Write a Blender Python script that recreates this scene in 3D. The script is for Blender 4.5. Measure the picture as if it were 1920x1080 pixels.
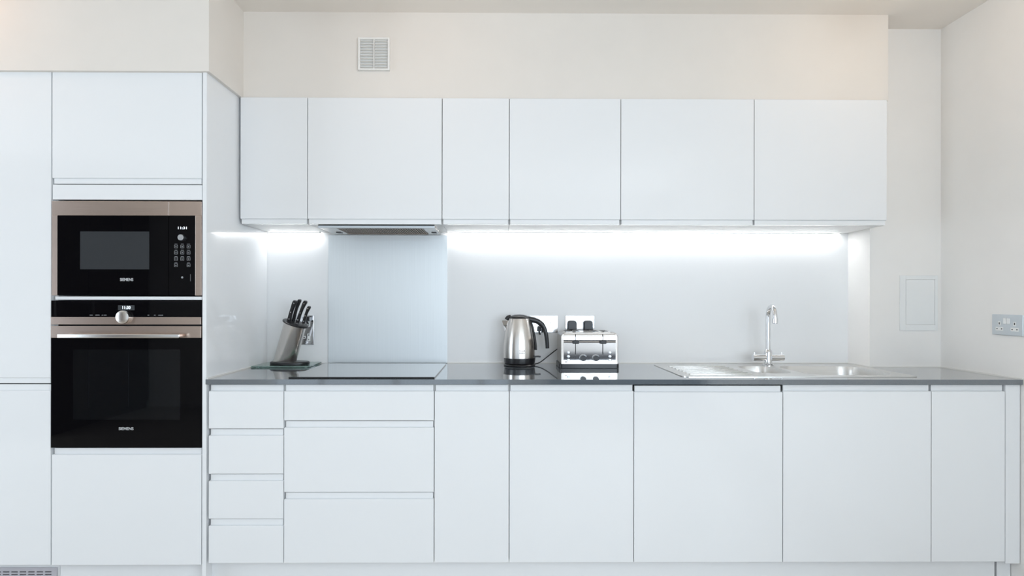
import bpy, bmesh, math
from mathutils import Vector, Matrix

for o in list(bpy.data.objects):
    bpy.data.objects.remove(o, do_unlink=True)
scene = bpy.context.scene
C = scene.collection
PI = math.pi

# ------------------------------------------------------------------ camera
FPX, CAMD, CAMZ = 1086.65, 2.9201, 1.2227
YAW, ROLL, PITCH = .0078, .0014, .0003
PPX, PPY = 944.87, 564.23
cam_data = bpy.data.cameras.new('camera')
cam = bpy.data.objects.new('camera', cam_data)
C.objects.link(cam)
cam_data.sensor_width = 36
cam_data.lens = FPX / 1920 * 36
cam_data.shift_x = (960 - PPX) / 1920
cam_data.shift_y = (PPY - 540) / 1920
cam_data.clip_start = .05
cam.matrix_world = (Matrix.Translation((0, -CAMD, CAMZ)) @ Matrix.Rotation(-YAW, 4, 'Z')
                    @ Matrix.Rotation(PI / 2 + PITCH, 4, 'X') @ Matrix.Rotation(ROLL, 4, 'Z'))
scene.camera = cam


def at(px, py, X=None, Y=None, Z=None):
    """photo pixel -> world point on the plane X=, Y= or Z="""
    a, b = px - PPX, py - PPY
    c, s = math.cos(ROLL), math.sin(ROLL)
    u, v = (a * c + b * s) / FPX, (-a * s + b * c) / FPX
    c, s = math.cos(PITCH), math.sin(PITCH)
    dep, z = c + v * s, s - v * c
    c, s = math.cos(YAW), math.sin(YAW)
    x, y = u * c + dep * s, -u * s + dep * c
    if Y is not None:
        t = (Y + CAMD) / y
    elif Z is not None:
        t = (Z - CAMZ) / z
    else:
        t = X / x
    return Vector((x * t, -CAMD + y * t, CAMZ + z * t))


def PX(px, Y, py=564):
    return at(px, py, Y=Y).x


def PZ(py, Y, px=945):
    return at(px, py, Y=Y).z


# ------------------------------------------------------------------ view, world, large lights
vs = scene.view_settings
vs.view_transform = 'Standard'
vs.look = 'None'
vs.gamma = 1
vs.use_curve_mapping = False
vs.exposure = .27

world = bpy.data.worlds.new('world')
scene.world = world
world.use_nodes = True
wbg = world.node_tree.nodes['Background']
wbg.inputs[0].default_value = (.72, .85, 1, 1)
wbg.inputs[1].default_value = .1

ROOM_L, ROOM_R, ROOM_B, CEIL = -4.6, 2.1043, -5.0, 2.5219
WINDOWS = [(-2.62, -2.09), (-2.03, -1.24), (-1.16, -.25), (-.17, .10)]   # glazed bays of the wide window opposite the kitchen
WZ0, WZ1 = .12, 2.34
REAR_WINDOW = (.35, 1.95, .72, 2.16)                           # x0 x1 z0 z1, smaller window over the sofa
ADDED_SIDE_WINDOW = (-4.8, -3.0, .60, 1.95)                          # y0 y1 z0 z1, unseen window added in the right-hand wall to light the cabinets
ADDED_LEFT_WINDOW = (-3.4, -1.4, .15, 2.25)                          # y0 y1 z0 z1, unseen left-hand window added to brighten the opposite wall
DAY = (.77, .885, 1.0)
ADDED_GLOBES = [('globe_a', -2.2), ('globe_b', -.35), ('globe_c', 1.55)]   # unseen opal lamps added above the kitchen run for warm light, x


def area(name, loc, rot, sx, sy, power, col, spread=PI):
    l = bpy.data.lights.new(name, 'AREA')
    l.shape = 'RECTANGLE'
    l.size, l.size_y = sx, sy
    l.energy = power
    l.color = col
    l.spread = spread
    o = bpy.data.objects.new(name, l)
    C.objects.link(o)
    o.location = loc
    o.rotation_euler = rot
    return o


# light strength and colour: (watts, colour) for each window, the added opal lamps and the strip lights
LIGHT = {'rear': (18, DAY), 'rear2': (39, DAY), 'right': (61, DAY), 'left': (62, DAY),
         'globe_a': (4.5, (1, .58, .33)), 'globe_b': (4.2, (1, .70, .48)), 'globe_c': (8, (1, .78, .57)), 'led': (19, (1, 1, 1))}
area('window_daylight', ((WINDOWS[0][0] + WINDOWS[-1][1]) / 2, ROOM_B - .14, (WZ0 + WZ1) / 2), (PI / 2, 0, 0),
     WINDOWS[-1][1] - WINDOWS[0][0], WZ1 - WZ0, *LIGHT['rear'])        # daylight coming in through the windows
area('window_daylight', (sum(REAR_WINDOW[:2]) / 2, ROOM_B - .14, sum(REAR_WINDOW[2:]) / 2), (PI / 2, 0, 0),
     REAR_WINDOW[1] - REAR_WINDOW[0], REAR_WINDOW[3] - REAR_WINDOW[2], *LIGHT['rear2'])
area('window_daylight', (ROOM_R + .16, sum(ADDED_SIDE_WINDOW[:2]) / 2, sum(ADDED_SIDE_WINDOW[2:]) / 2), (PI / 2, 0, PI / 2),
     ADDED_SIDE_WINDOW[1] - ADDED_SIDE_WINDOW[0], ADDED_SIDE_WINDOW[3] - ADDED_SIDE_WINDOW[2], *LIGHT['right'])  # fill daylight from the added right-hand window
area('window_daylight', (ROOM_L - .16, sum(ADDED_LEFT_WINDOW[:2]) / 2, sum(ADDED_LEFT_WINDOW[2:]) / 2), (PI / 2, 0, -PI / 2),
     ADDED_LEFT_WINDOW[1] - ADDED_LEFT_WINDOW[0], 2.1, *LIGHT['left'])  # fill daylight from the added left-hand window


# ------------------------------------------------------------------ materials
def mat(name, col, rough=.5, metal=0, spec=.5, coat=0, emit=None, estr=0, aniso=0, noise=None, bump=0, nscale=(40, 40, 40)):
    m = bpy.data.materials.new(name)
    m.use_nodes = True
    nt = m.node_tree
    b = nt.nodes['Principled BSDF']
    b.inputs['Base Color'].default_value = (*col, 1)
    b.inputs['Roughness'].default_value = rough
    b.inputs['Metallic'].default_value = metal
    b.inputs['Specular IOR Level'].default_value = spec
    if coat:
        b.inputs['Coat Weight'].default_value = coat
        b.inputs['Coat Roughness'].default_value = .03
        b.inputs['Coat IOR'].default_value = 1.8
    if emit:
        b.inputs['Emission Color'].default_value = (*emit, 1)
        b.inputs['Emission Strength'].default_value = estr
    if aniso:
        b.inputs['Anisotropic'].default_value = aniso
    if noise or bump:
        tc = nt.nodes.new('ShaderNodeTexCoord')
        mp = nt.nodes.new('ShaderNodeMapping')
        mp.inputs['Scale'].default_value = nscale
        n = nt.nodes.new('ShaderNodeTexNoise')
        n.inputs['Scale'].default_value = 1
        n.inputs['Detail'].default_value = 4
        nt.links.new(tc.outputs['Object'], mp.inputs['Vector'])
        nt.links.new(mp.outputs['Vector'], n.inputs['Vector'])
        if noise:
            r = nt.nodes.new('ShaderNodeValToRGB')
            r.color_ramp.elements[0].position = .3
            r.color_ramp.elements[1].position = .7
            r.color_ramp.elements[0].color = (*[c * (1 - noise) for c in col], 1)
            r.color_ramp.elements[1].color = (*[min(1, c * (1 + noise)) for c in col], 1)
            nt.links.new(n.outputs['Fac'], r.inputs['Fac'])
            nt.links.new(r.outputs['Color'], b.inputs['Base Color'])
        if bump:
            bp = nt.nodes.new('ShaderNodeBump')
            bp.inputs['Strength'].default_value = bump
            bp.inputs['Distance'].default_value = .001
            nt.links.new(n.outputs['Fac'], bp.inputs['Height'])
            nt.links.new(bp.outputs['Normal'], b.inputs['Normal'])
    return m


M = {
    'gloss': mat('white_gloss_lacquer', (.872, .883, .892), .07, spec=.5),
    'carcass': mat('white_melamine', (.82, .82, .81), .4),
    'paint': mat('white_wall_paint', (.90, .88, .85), .7, spec=.25, noise=.012, bump=.03, nscale=(6, 6, 6)),
    'cream': mat('cream_bulkhead_paint', (.82, .775, .72), .7, spec=.25, noise=.012, bump=.03, nscale=(6, 6, 6)),
    'whitewall': mat('white_back_wall', (.905, .91, .91), .5, spec=.3, bump=.02, nscale=(6, 6, 6)),
    'ceil': mat('ceiling_paint', (.91, .86, .80), .85, spec=.1),
    'plaster_trim': mat('white_trim', (.85, .85, .84), .45),
    'plastic': mat('white_plastic', (.86, .87, .86), .35),
    'vent': mat('vent_plastic', (.88, .87, .84), .4),
    'stone': mat('grey_quartz', (.12, .14, .16), .05, spec=1.0, coat=.7, noise=.07, nscale=(220, 220, 220)),
    'steel': mat('brushed_steel', (.60, .58, .56), .26, 1, noise=.05, nscale=(6, 6, 500)),
    'steel_v': mat('brushed_steel_body', (.66, .63, .60), .24, 1, noise=.05, nscale=(300, 300, 3)),
    'steel_split': mat('brushed_splash_steel', (.77, .81, .83), .45, 1, noise=.02, nscale=(300, 300, 3)),
    'sinksteel': mat('satin_sink_steel', (.72, .71, .69), .32, 1, noise=.04, nscale=(4, 300, 300)),
    'appliance': mat('appliance_steel', (.68, .565, .50), .25, 1, noise=.06, nscale=(4, 4, 400)),
    'chrome': mat('chrome', (.74, .745, .755), .05, 1),
    'chromeplate': mat('chrome_socket_plate', (.60, .61, .63), .10, 1),
    'toastershell': mat('toaster_brushed_steel', (.50, .465, .43), .30, 1, noise=.05, nscale=(3, 300, 300)),
    'polish': mat('polished_steel', (.66, .645, .64), .06, 1),
    'plate': mat('satin_plate', (.66, .70, .73), .3, 1),
    'blackglass': mat('black_glass', (.003, .003, .004), .03, spec=.15),
    'hobglass': mat('hob_glass', (.012, .013, .015), .02, spec=1.0, coat=1),
    'mwwindow': mat('microwave_mesh_window', (.045, .048, .052), .12, spec=.2),
    'black': mat('black_plastic', (.012, .012, .014), .28),
    'blackm': mat('matt_black', (.01, .01, .01), .6),
    'darkmetal': mat('dark_filter_metal', (.33, .28, .24), .45, .6),
    'dark': mat('dark_cavity', (.006, .006, .007), .7),
    'print': mat('pale_print', (.62, .63, .64), .5),
    'icon': mat('grey_print', (.30, .31, .32), .5),
    'lcd': mat('lit_digits', (.8, .85, .9), .5, emit=(.85, .93, 1), estr=.75),
    'lcdbg': mat('display_grey', (.05, .055, .06), .2),
    'led': mat('led_diffuser', (.9, .9, .88), .5, emit=LIGHT['led'][1], estr=LIGHT['led'][0]),
    'grille': mat('plinth_grille_grey', (.50, .49, .53), .45),
    'sealant': mat('white_sealant', (.85, .83, .79), .35),
    'alu': mat('window_frame_white', (.8, .8, .8), .4),
    'wardrobe': mat('dark_walnut', (.075, .042, .025), .35, noise=.25, nscale=(20, 20, 1.5)),
    'sofa': mat('charcoal_fabric', (.035, .038, .045), .9, spec=.1, noise=.2, nscale=(200, 200, 200)),
}


def glass_mat():
    m = bpy.data.materials.new('green_tinted_glass')
    m.use_nodes = True
    b = m.node_tree.nodes['Principled BSDF']
    b.inputs['Base Color'].default_value = (.50, .74, .66, 1)
    b.inputs['Roughness'].default_value = .03
    b.inputs['Transmission Weight'].default_value = .85
    b.inputs['IOR'].default_value = 1.5
    return m


M['glass'] = glass_mat()


def oven_window_mat():
    m = bpy.data.materials.new('tinted_oven_window')
    m.use_nodes = True
    nt = m.node_tree
    out = nt.nodes['Material Output']
    b = nt.nodes['Principled BSDF']
    b.inputs['Base Color'].default_value = (.008, .009, .011, 1)
    b.inputs['Roughness'].default_value = .03
    tr = nt.nodes.new('ShaderNodeBsdfTransparent')
    tr.inputs[0].default_value = (.6, .65, .7, 1)
    mx = nt.nodes.new('ShaderNodeMixShader')
    mx.inputs[0].default_value = .6
    nt.links.new(tr.outputs[0], mx.inputs[1])
    nt.links.new(b.outputs[0], mx.inputs[2])
    nt.links.new(mx.outputs[0], out.inputs['Surface'])
    return m


M['ovenwin'] = oven_window_mat()


def wood_floor_mat():
    m = bpy.data.materials.new('oak_floor')
    m.use_nodes = True
    nt = m.node_tree
    b = nt.nodes['Principled BSDF']
    tc = nt.nodes.new('ShaderNodeTexCoord')
    br = nt.nodes.new('ShaderNodeTexBrick')
    br.inputs['Scale'].default_value = 1
    br.inputs['Brick Width'].default_value = 1.2
    br.inputs['Row Height'].default_value = .13
    br.inputs['Mortar Size'].default_value = .002
    br.inputs['Color1'].default_value = (.50, .44, .37, 1)
    br.inputs['Color2'].default_value = (.57, .51, .44, 1)
    br.inputs['Mortar'].default_value = (.12, .07, .04, 1)
    nt.links.new(tc.outputs['Object'], br.inputs['Vector'])
    nt.links.new(br.outputs['Color'], b.inputs['Base Color'])
    b.inputs['Roughness'].default_value = .35
    return m


M['floor'] = wood_floor_mat()


# ------------------------------------------------------------------ mesh helpers
def box(bm, x0, x1, y0, y1, z0, z1, bev=0, seg=2):
    x0, x1 = min(x0, x1), max(x0, x1)
    y0, y1 = min(y0, y1), max(y0, y1)
    z0, z1 = min(z0, z1), max(z0, z1)
    g = bmesh.ops.create_cube(bm, size=1)
    vv = g['verts']
    for v in vv:
        v.co = Vector(((x0 + x1) / 2 + v.co.x * (x1 - x0), (y0 + y1) / 2 + v.co.y * (y1 - y0), (z0 + z1) / 2 + v.co.z * (z1 - z0)))
    if bev:
        ee = list({e for v in vv for e in v.link_edges})
        bmesh.ops.bevel(bm, geom=ee, offset=bev, segments=seg, profile=.5, affect='EDGES')


def ring_bridge(bm, rings, closed=True, cap0=True, cap1=True):
    vr = [[bm.verts.new(p) for p in r] for r in rings]
    n = len(vr[0])
    for a, b in zip(vr[:-1], vr[1:]):
        for i in range(n if closed else n - 1):
            j = (i + 1) % n
            try:
                bm.faces.new((a[i], a[j], b[j], b[i]))
            except ValueError:
                pass
    if cap0:
        bm.faces.new(list(reversed(vr[0])))
    if cap1:
        bm.faces.new(vr[-1])
    return vr


def frame_of(d):
    d = d.normalized()
    a = Vector((0, 0, 1)) if abs(d.z) < .9 else Vector((1, 0, 0))
    u = d.cross(a).normalized()
    return u, d.cross(u).normalized()


def cyl(bm, p0, p1, r0, r1=None, n=24):
    p0, p1 = Vector(p0), Vector(p1)
    r1 = r0 if r1 is None else r1
    u, w = frame_of(p1 - p0)
    rings = []
    for p, r in ((p0, r0), (p1, r1)):
        rings.append([p + (u * math.cos(t) + w * math.sin(t)) * r for t in [2 * PI * k / n for k in range(n)]])
    ring_bridge(bm, rings)


def lathe(bm, prof, c, n=40, sx=1, sy=1, mtx=None):
    """prof = [(radius, height)] turned about +Z at c"""
    rings = []
    for r, h in prof:
        ring = []
        for k in range(n):
            t = 2 * PI * k / n
            p = Vector((math.cos(t) * r * sx, math.sin(t) * r * sy, h))
            if mtx:
                p = mtx @ p
            ring.append(p + Vector(c))
        rings.append(ring)
    ring_bridge(bm, rings)


def smooth_path(pts, sub=8):
    pts = [Vector(p) for p in pts]
    q = [pts[0] * 2 - pts[1]] + pts + [pts[-1] * 2 - pts[-2]]
    out = []
    for i in range(1, len(q) - 2):
        a, b, c, d = q[i - 1:i + 3]
        for k in range(sub):
            t = k / sub
            out.append(.5 * ((2 * b) + (c - a) * t + (2 * a - 5 * b + 4 * c - d) * t * t + (3 * b - a - 3 * c + d) * t ** 3))
    out.append(pts[-1])
    return out


def tube(bm, pts, r, n=12, sub=8, r_end=None, flat=1.0, up=None):
    path = smooth_path(pts, sub) if sub else [Vector(p) for p in pts]
    m = len(path)
    rings = []
    u = None
    for i, p in enumerate(path):
        d = (path[min(i + 1, m - 1)] - path[max(i - 1, 0)]).normalized()
        if up is not None:
            u = d.cross(Vector(up)).normalized()
        elif u is None:
            u, _ = frame_of(d)
        else:
            u = (u - d * u.dot(d)).normalized()
        w = d.cross(u).normalized()
        rr = r if r_end is None else r + (r_end - r) * i / (m - 1)
        rings.append([p + u * math.cos(t) * rr + w * math.sin(t) * rr * flat for t in [2 * PI * k / n for k in range(n)]])
    ring_bridge(bm, rings)


def prism(bm, poly, axis, a0, a1):
    """poly in the two other axes (in x,y,z order), extruded along axis"""
    def mk(p, a):
        if axis == 'x':
            return Vector((a, p[0], p[1]))
        if axis == 'y':
            return Vector((p[0], a, p[1]))
        return Vector((p[0], p[1], a))
    ring_bridge(bm, [[mk(p, a0) for p in poly], [mk(p, a1) for p in poly]])


def rrect(x0, x1, y0, y1, r, n=5):
    r = r if isinstance(r, (list, tuple)) else [r] * 4          # corners: (x1,y0) (x1,y1) (x0,y1) (x0,y0)
    out = []
    for (cx, cy, a, q) in ((x1, y0, -PI / 2, 0), (x1, y1, 0, 1), (x0, y1, PI / 2, 2), (x0, y0, PI, 3)):
        rr = r[q]
        if rr <= 0:
            out.append((cx, cy))
            continue
        ox = cx - rr if cx == x1 else cx + rr
        oy = cy - rr if cy == y1 else cy + rr
        for k in range(n + 1):
            t = a + PI / 2 * k / n
            out.append((ox + rr * math.cos(t), oy + rr * math.sin(t)))
    return out


def plate_with_holes(bm, outer, holes, z0, z1):
    """flat slab in XY with holes, thickness z0..z1"""
    edges = []
    for loop in [outer] + holes:
        vv = [bm.verts.new((p[0], p[1], z1)) for p in loop]
        for i in range(len(vv)):
            edges.append(bm.edges.new((vv[i], vv[(i + 1) % len(vv)])))
    r = bmesh.ops.triangle_fill(bm, use_beauty=True, edges=edges)
    faces = [g for g in r['geom'] if isinstance(g, bmesh.types.BMFace)]
    e = bmesh.ops.extrude_face_region(bm, geom=faces)
    for g in e['geom']:
        if isinstance(g, bmesh.types.BMVert):
            g.co.z = z0


def BM():
    return bmesh.new()


def obj(name, bm, material, parent=None, smooth=False, mtx=None, wn=False):
    if mtx is not None:
        bmesh.ops.transform(bm, matrix=mtx, verts=bm.verts)
    bmesh.ops.recalc_face_normals(bm, faces=bm.faces)
    root = parent
    off = Vector((0, 0, 0))
    while root is not None:
        off += root.location
        root = root.parent
    if parent is None:
        xs = [v.co for v in bm.verts]
        lo = [min(c[i] for c in xs) for i in range(3)]
        hi = [max(c[i] for c in xs) for i in range(3)]
        loc = Vector(((lo[0] + hi[0]) / 2, (lo[1] + hi[1]) / 2, lo[2]))
    else:
        loc = Vector((0, 0, 0))
    bmesh.ops.translate(bm, verts=bm.verts, vec=-(off + loc))
    me = bpy.data.meshes.new(name)
    bm.to_mesh(me)
    bm.free()
    me.materials.append(M[material])
    if smooth:
        for p in me.polygons:
            p.use_smooth = True
        me.set_sharp_from_angle(angle=math.radians(35))
    o = bpy.data.objects.new(name, me)
    C.objects.link(o)
    o.location = loc
    o.parent = parent
    return o


def tag(o, label, cat, group=None):
    o['label'] = label
    o['category'] = cat
    if group:
        o['group'] = group
    return o


def thing(name, label, cat, loc, group=None):
    o = bpy.data.objects.new(name, None)
    o.empty_display_size = .05
    C.objects.link(o)
    o.location = loc
    return tag(o, label, cat, group)


def struct(name, bm, material, parent=None):
    o = obj(name, bm, material, parent)
    if parent is None:
        o['kind'] = 'structure'
    return o


def part_box(name, material, parent, x0, x1, y0, y1, z0, z1, bev=0, smooth=False, seg=2):
    bm = BM()
    box(bm, x0, x1, y0, y1, z0, z1, bev, seg)
    return obj(name, bm, material, parent, smooth=smooth)


def text(name, body, size, loc, material, parent, bold=0.0, width=None, depth=.0004, rot=None, align='CENTER'):
    cu = bpy.data.curves.new(name + '_curve', 'FONT')
    cu.body = body
    cu.size = size
    cu.align_x = align
    cu.align_y = 'CENTER'
    cu.extrude = depth
    cu.offset = bold
    tmp = bpy.data.objects.new(name + '_tmp', cu)
    C.objects.link(tmp)
    dg = bpy.context.evaluated_depsgraph_get()
    me = bpy.data.meshes.new_from_object(tmp.evaluated_get(dg))
    bpy.data.objects.remove(tmp, do_unlink=True)
    bpy.data.curves.remove(cu)
    bm = BM()
    bm.from_mesh(me)
    bpy.data.meshes.remove(me)
    if width:
        xs = [v.co.x for v in bm.verts]
        k = width / (max(xs) - min(xs))
        for v in bm.verts:
            v.co.x *= k
    mt = Matrix.Translation(loc) @ (rot if rot is not None else Matrix.Rotation(PI / 2, 4, 'X'))
    return obj(name, bm, material, parent, mtx=mt)


# ------------------------------------------------------------------ key planes (metres)
YF = -.5994            # faces of base and tall doors
YW = -.3267            # faces of wall cabinet doors
XB = -1.1601           # left end of the base run
XWALL = -1.157         # left end of the wall cabinets
TOP = .91              # worktop surface
BOXX, BOXY = 1.7646, -.1729     # boxed-in projection beside the sink
WBOT = 1.567           # underside of the wall cabinets
WTOP = 2.131

# ------------------------------------------------------------------ setting
bm = BM(); box(bm, ROOM_L - .1, ROOM_R + .1, ROOM_B - .1, .1, -.06, 0)
struct('floor', bm, 'floor')
bm = BM(); box(bm, ROOM_L - .1, ROOM_R + .1, ROOM_B - .1, .1, CEIL, CEIL + .08)
struct('ceiling', bm, 'ceil')
bm = BM(); box(bm, ROOM_L - .1, ROOM_R + .1, 0, .1, 0, CEIL)
struct('wall_back', bm, 'whitewall')
def side_wall(name, x0, x1, win):
    y0, y1, z0, z1 = win
    bm = BM()
    box(bm, x0, x1, y1, 0, 0, CEIL)
    box(bm, x0, x1, ROOM_B - .1, y0, 0, CEIL)
    box(bm, x0, x1, y0, y1, 0, z0)
    box(bm, x0, x1, y0, y1, z1, CEIL)
    struct(name, bm, 'paint')


side_wall('wall_right', ROOM_R, ROOM_R + .1, ADDED_SIDE_WINDOW)
side_wall('wall_left', ROOM_L - .1, ROOM_L, ADDED_LEFT_WINDOW)
bm = BM(); box(bm, BOXX, ROOM_R, BOXY, 0, 0, CEIL)
struct('wall_right_boxing', bm, 'paint')
bm = BM(); box(bm, -1.152, BOXX - .004, -.307, 0, WTOP + .002, CEIL)
struct('wall_upper_bulkhead', bm, 'cream')
zt = PZ(133.5, -.617, 380)
bm = BM(); box(bm, ROOM_L, -1.1515, -.617, 0, zt, CEIL)
struct('wall_left_bulkhead', bm, 'cream')
# wall opposite with two windows
bm = BM()
W0, W1 = WINDOWS[0][0], WINDOWS[-1][1]
V0, V1, VZ0, VZ1 = REAR_WINDOW
for q in ((ROOM_L, W0, 0, CEIL), (W1, V0, 0, CEIL), (V1, ROOM_R, 0, CEIL), (W0, W1, 0, WZ0), (W0, W1, WZ1, CEIL),
          (V0, V1, 0, VZ0), (V0, V1, VZ1, CEIL)):
    box(bm, q[0], q[1], ROOM_B - .1, ROOM_B, q[2], q[3])
struct('wall_front', bm, 'paint')
bm = BM()
xs = [W0 - .001] + [v for w in WINDOWS for v in w] + [W1 + .001]
for i in range(2, len(xs) - 2, 2):
    box(bm, xs[i], xs[i + 1], ROOM_B - .09, ROOM_B - .02, WZ0, WZ1)
for a, b in ((WZ0, WZ0 + .05), (WZ1 - .03, WZ1)):
    box(bm, W0, W1, ROOM_B - .09, ROOM_B - .03, a, b)
struct('window_1', bm, 'alu')
bm = BM()
for a, b in ((V0, V0 + .05), ((V0 + V1) / 2 - .025, (V0 + V1) / 2 + .025), (V1 - .05, V1)):
    box(bm, a, b, ROOM_B - .09, ROOM_B - .03, VZ0, VZ1)
for a, b in ((VZ0, VZ0 + .05), (VZ1 - .05, VZ1)):
    box(bm, V0 + .05, V1 - .05, ROOM_B - .09, ROOM_B - .03, a, b)
struct('window_4', bm, 'alu')
for nm, x0, (y0, y1, z0, z1) in (('window_added_right', ROOM_R + .03, ADDED_SIDE_WINDOW), ('window_added_left', ROOM_L - .09, ADDED_LEFT_WINDOW)):  # frames of the two side windows added for light
    bm = BM()
    for a, b in ((y0, y0 + .05), ((y0 + y1) / 2 - .025, (y0 + y1) / 2 + .025), (y1 - .05, y1)):
        box(bm, x0, x0 + .06, a, b, z0, z1)
    for a, b in ((z0, z0 + .05), (z1 - .05, z1)):
        box(bm, x0, x0 + .06, y0 + .05, y1 - .05, a, b)
    struct(nm, bm, 'alu')
for key, gx in ADDED_GLOBES:
    gy, gz, gr_ = -.86, 2.405, .07
    nm = {'globe_a': 'nearest the tall cabinets', 'globe_b': 'in the middle of the row', 'globe_c': 'nearest the side wall'}[key]
    r = thing('added_ceiling_lamp', 'added opal globe lamp out of view above the kitchen, ' + nm, 'lamp', (gx, gy, gz - gr_), 'added opal ceiling lamps')
    M[key] = mat('opal_' + key, (.9, .9, .88), .4, emit=LIGHT[key][1], estr=LIGHT[key][0])
    bm = BM(); lathe(bm, [(gr_ * math.sin(PI * k / 14) + .0004, -gr_ * math.cos(PI * k / 14)) for k in range(15)], (gx, gy, gz), 28)
    obj('globe', bm, key, r, smooth=True)
    bm = BM(); lathe(bm, [(.022, gr_ - .004), (.022, CEIL - gz - .014), (.05, CEIL - gz - .012), (.05, CEIL - gz - .0004)], (gx, gy, gz), 28)
    obj('mount', bm, 'plastic', r, smooth=True)

# ------------------------------------------------------------------ cabinet builders
LIP = .0245


def front(name, parent, x0, x1, z0, z1, yf, lip='top', gap=.0016, label=None):
    """handleless slab front with a recessed finger pull along its top or bottom edge"""
    x0 += gap
    x1 -= gap
    yb = yf + .022
    bm = BM()
    if lip == 'top':
        zt = z1 - LIP
        c = .0022
        prof = [(yb, z0), (yf + c, z0), (yf, z0 + c), (yf, zt - c), (yf + c, zt), (yf + .0075, zt - .0012), (yf + .0078, zt - .004), (yf + .0085, zt - .004), (yf + .0085, zt), (yb, zt)]
    elif lip == 'bottom':
        zb = z0 + LIP * .88
        c = .0022
        prof = [(yb, z1), (yf + c, z1), (yf, z1 - c), (yf, zb + c), (yf + c, zb), (yf + .0035, zb + .0012), (yf + .004, zb + .003), (yf + .0045, zb + .003), (yf + .0045, zb), (yb, zb)]
    else:
        c = .0022
        prof = [(yb, z0), (yf + c, z0), (yf, z0 + c), (yf, z1 - c), (yf + c, z1), (yb, z1)]
    prism(bm, prof, 'x', x0, x1)
    d = obj(name, bm, 'gloss', parent)
    if label:
        d['label'] = label
    if lip == 'top':
        part_box('finger_pull', 'gloss', d, x0 + .0035, x1 - .0035, yf + .0085, yb, zt, z1, .0012)
    elif lip == 'bottom':
        part_box('finger_pull', 'gloss', d, x0 + .003, x1 - .003, yf + .0045, yb, z0, zb, .0015)
    return d


def carcass(parent, x0, x1, y0, y1, z0, z1, top=True, side_top=None):
    t = .018
    st = z1 if side_top is None else side_top
    bm = BM()
    box(bm, x0 + .0005, x0 + t, y0, y1, z0, st)
    box(bm, x1 - t, x1 - .0005, y0, y1, z0, st)
    box(bm, x0 + t, x1 - t, y0, y1, z0, z0 + t)
    box(bm, x0 + t, x1 - t, y1 - .008, y1, z0 + t, st)
    if top:
        box(bm, x0 + t, x1 - t, y0, y1 - .008, z1 - t, z1)
    return obj('carcass', bm, 'carcass', parent)


ZB0 = PZ(1055.5, YF)          # bottom of base fronts
ZB1 = .8865                   # top of the pulls, just under the worktop
YC = YF + .0225               # front of carcasses


def zrow(*pys):
    return [PZ(p, YF, 650) for p in pys]


# ---- base cabinets
bx = [XB, XB + .3, XB + .9, XB + 1.2, XB + 1.7, XB + 2.3, XB + 2.9, XB + 3.2]
base = []
specs = [
    ('drawer_cabinet', 'narrow white base cabinet with four drawers beside the oven tower', 'drawers'),
    ('drawer_cabinet', 'wide white base cabinet with three drawers below the hob', 'drawers'),
    ('base_cabinet', 'narrow white base cabinet between the hob drawers and the kettle cabinet', 'cabinet'),
    ('base_cabinet', 'medium-width white base cabinet below the kettle and toaster', 'cabinet'),
    ('base_cabinet', 'wide white base cabinet below the sink drainer, dark gap under worktop', 'cabinet'),
    ('base_cabinet', 'wide white base cabinet below the sink bowls', 'cabinet'),
    ('base_cabinet', 'narrow white base cabinet at the right end by the side wall', 'cabinet'),
]
for i, (nm, lb, ct) in enumerate(specs):
    r = thing(nm, lb, ct, ((bx[i] + bx[i + 1]) / 2, (YC - .03) / 2, ZB0), 'white handleless base cabinets')
    base.append(r)
    sink = i in (4, 5)
    back = -.02 if i < 6 else BOXY - .01
    carcass(r, bx[i], bx[i + 1], YC, back, ZB0 + .002, .889, top=not sink, side_top=.70 if sink else None)
zz = zrow(804.5, 889.5, 973.5)
tops = [ZB1] + [z - .0016 for z in zz]
bots = [z + .0016 for z in zz] + [ZB0]
for a, b in zip(tops, bots):
    front('drawer_front', base[0], bx[0], bx[1], b, a, YF)
zz = zrow(789.5, 923.8)
tops = [ZB1] + [z - .0018 for z in zz]
bots = [z + .0018 for z in zz] + [ZB0]
for a, b in zip(tops, bots):
    front('drawer_front', base[1], bx[1], bx[2], b, a, YF)
for i in range(2, 7):
    front('door', base[i], bx[i], bx[i + 1], ZB0, ZB1 - (.0035 if i == 4 else 0), YF)

# filler at the right wall
bm = BM(); box(bm, bx[7] + .002, ROOM_R - .003, YF + .001, YF + .021, ZB0 - .008, .888, .0015)
tag(obj('filler_panel', bm, 'gloss'), 'slim white filler panel between the last base cabinet and side wall', 'panel')

# plinth
bm = BM(); box(bm, XB - .62, 2.036, YF + .045, YF + .061, 0, ZB0 - .003, .001)
struct('baseboard_plinth', bm, 'gloss')
bm = BM(); box(bm, bx[7] + .006, ROOM_R - .003, YF + .045, YF + .061, 0, ZB0 - .012, .001)
struct('baseboard_plinth_return', bm, 'gloss')

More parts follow.
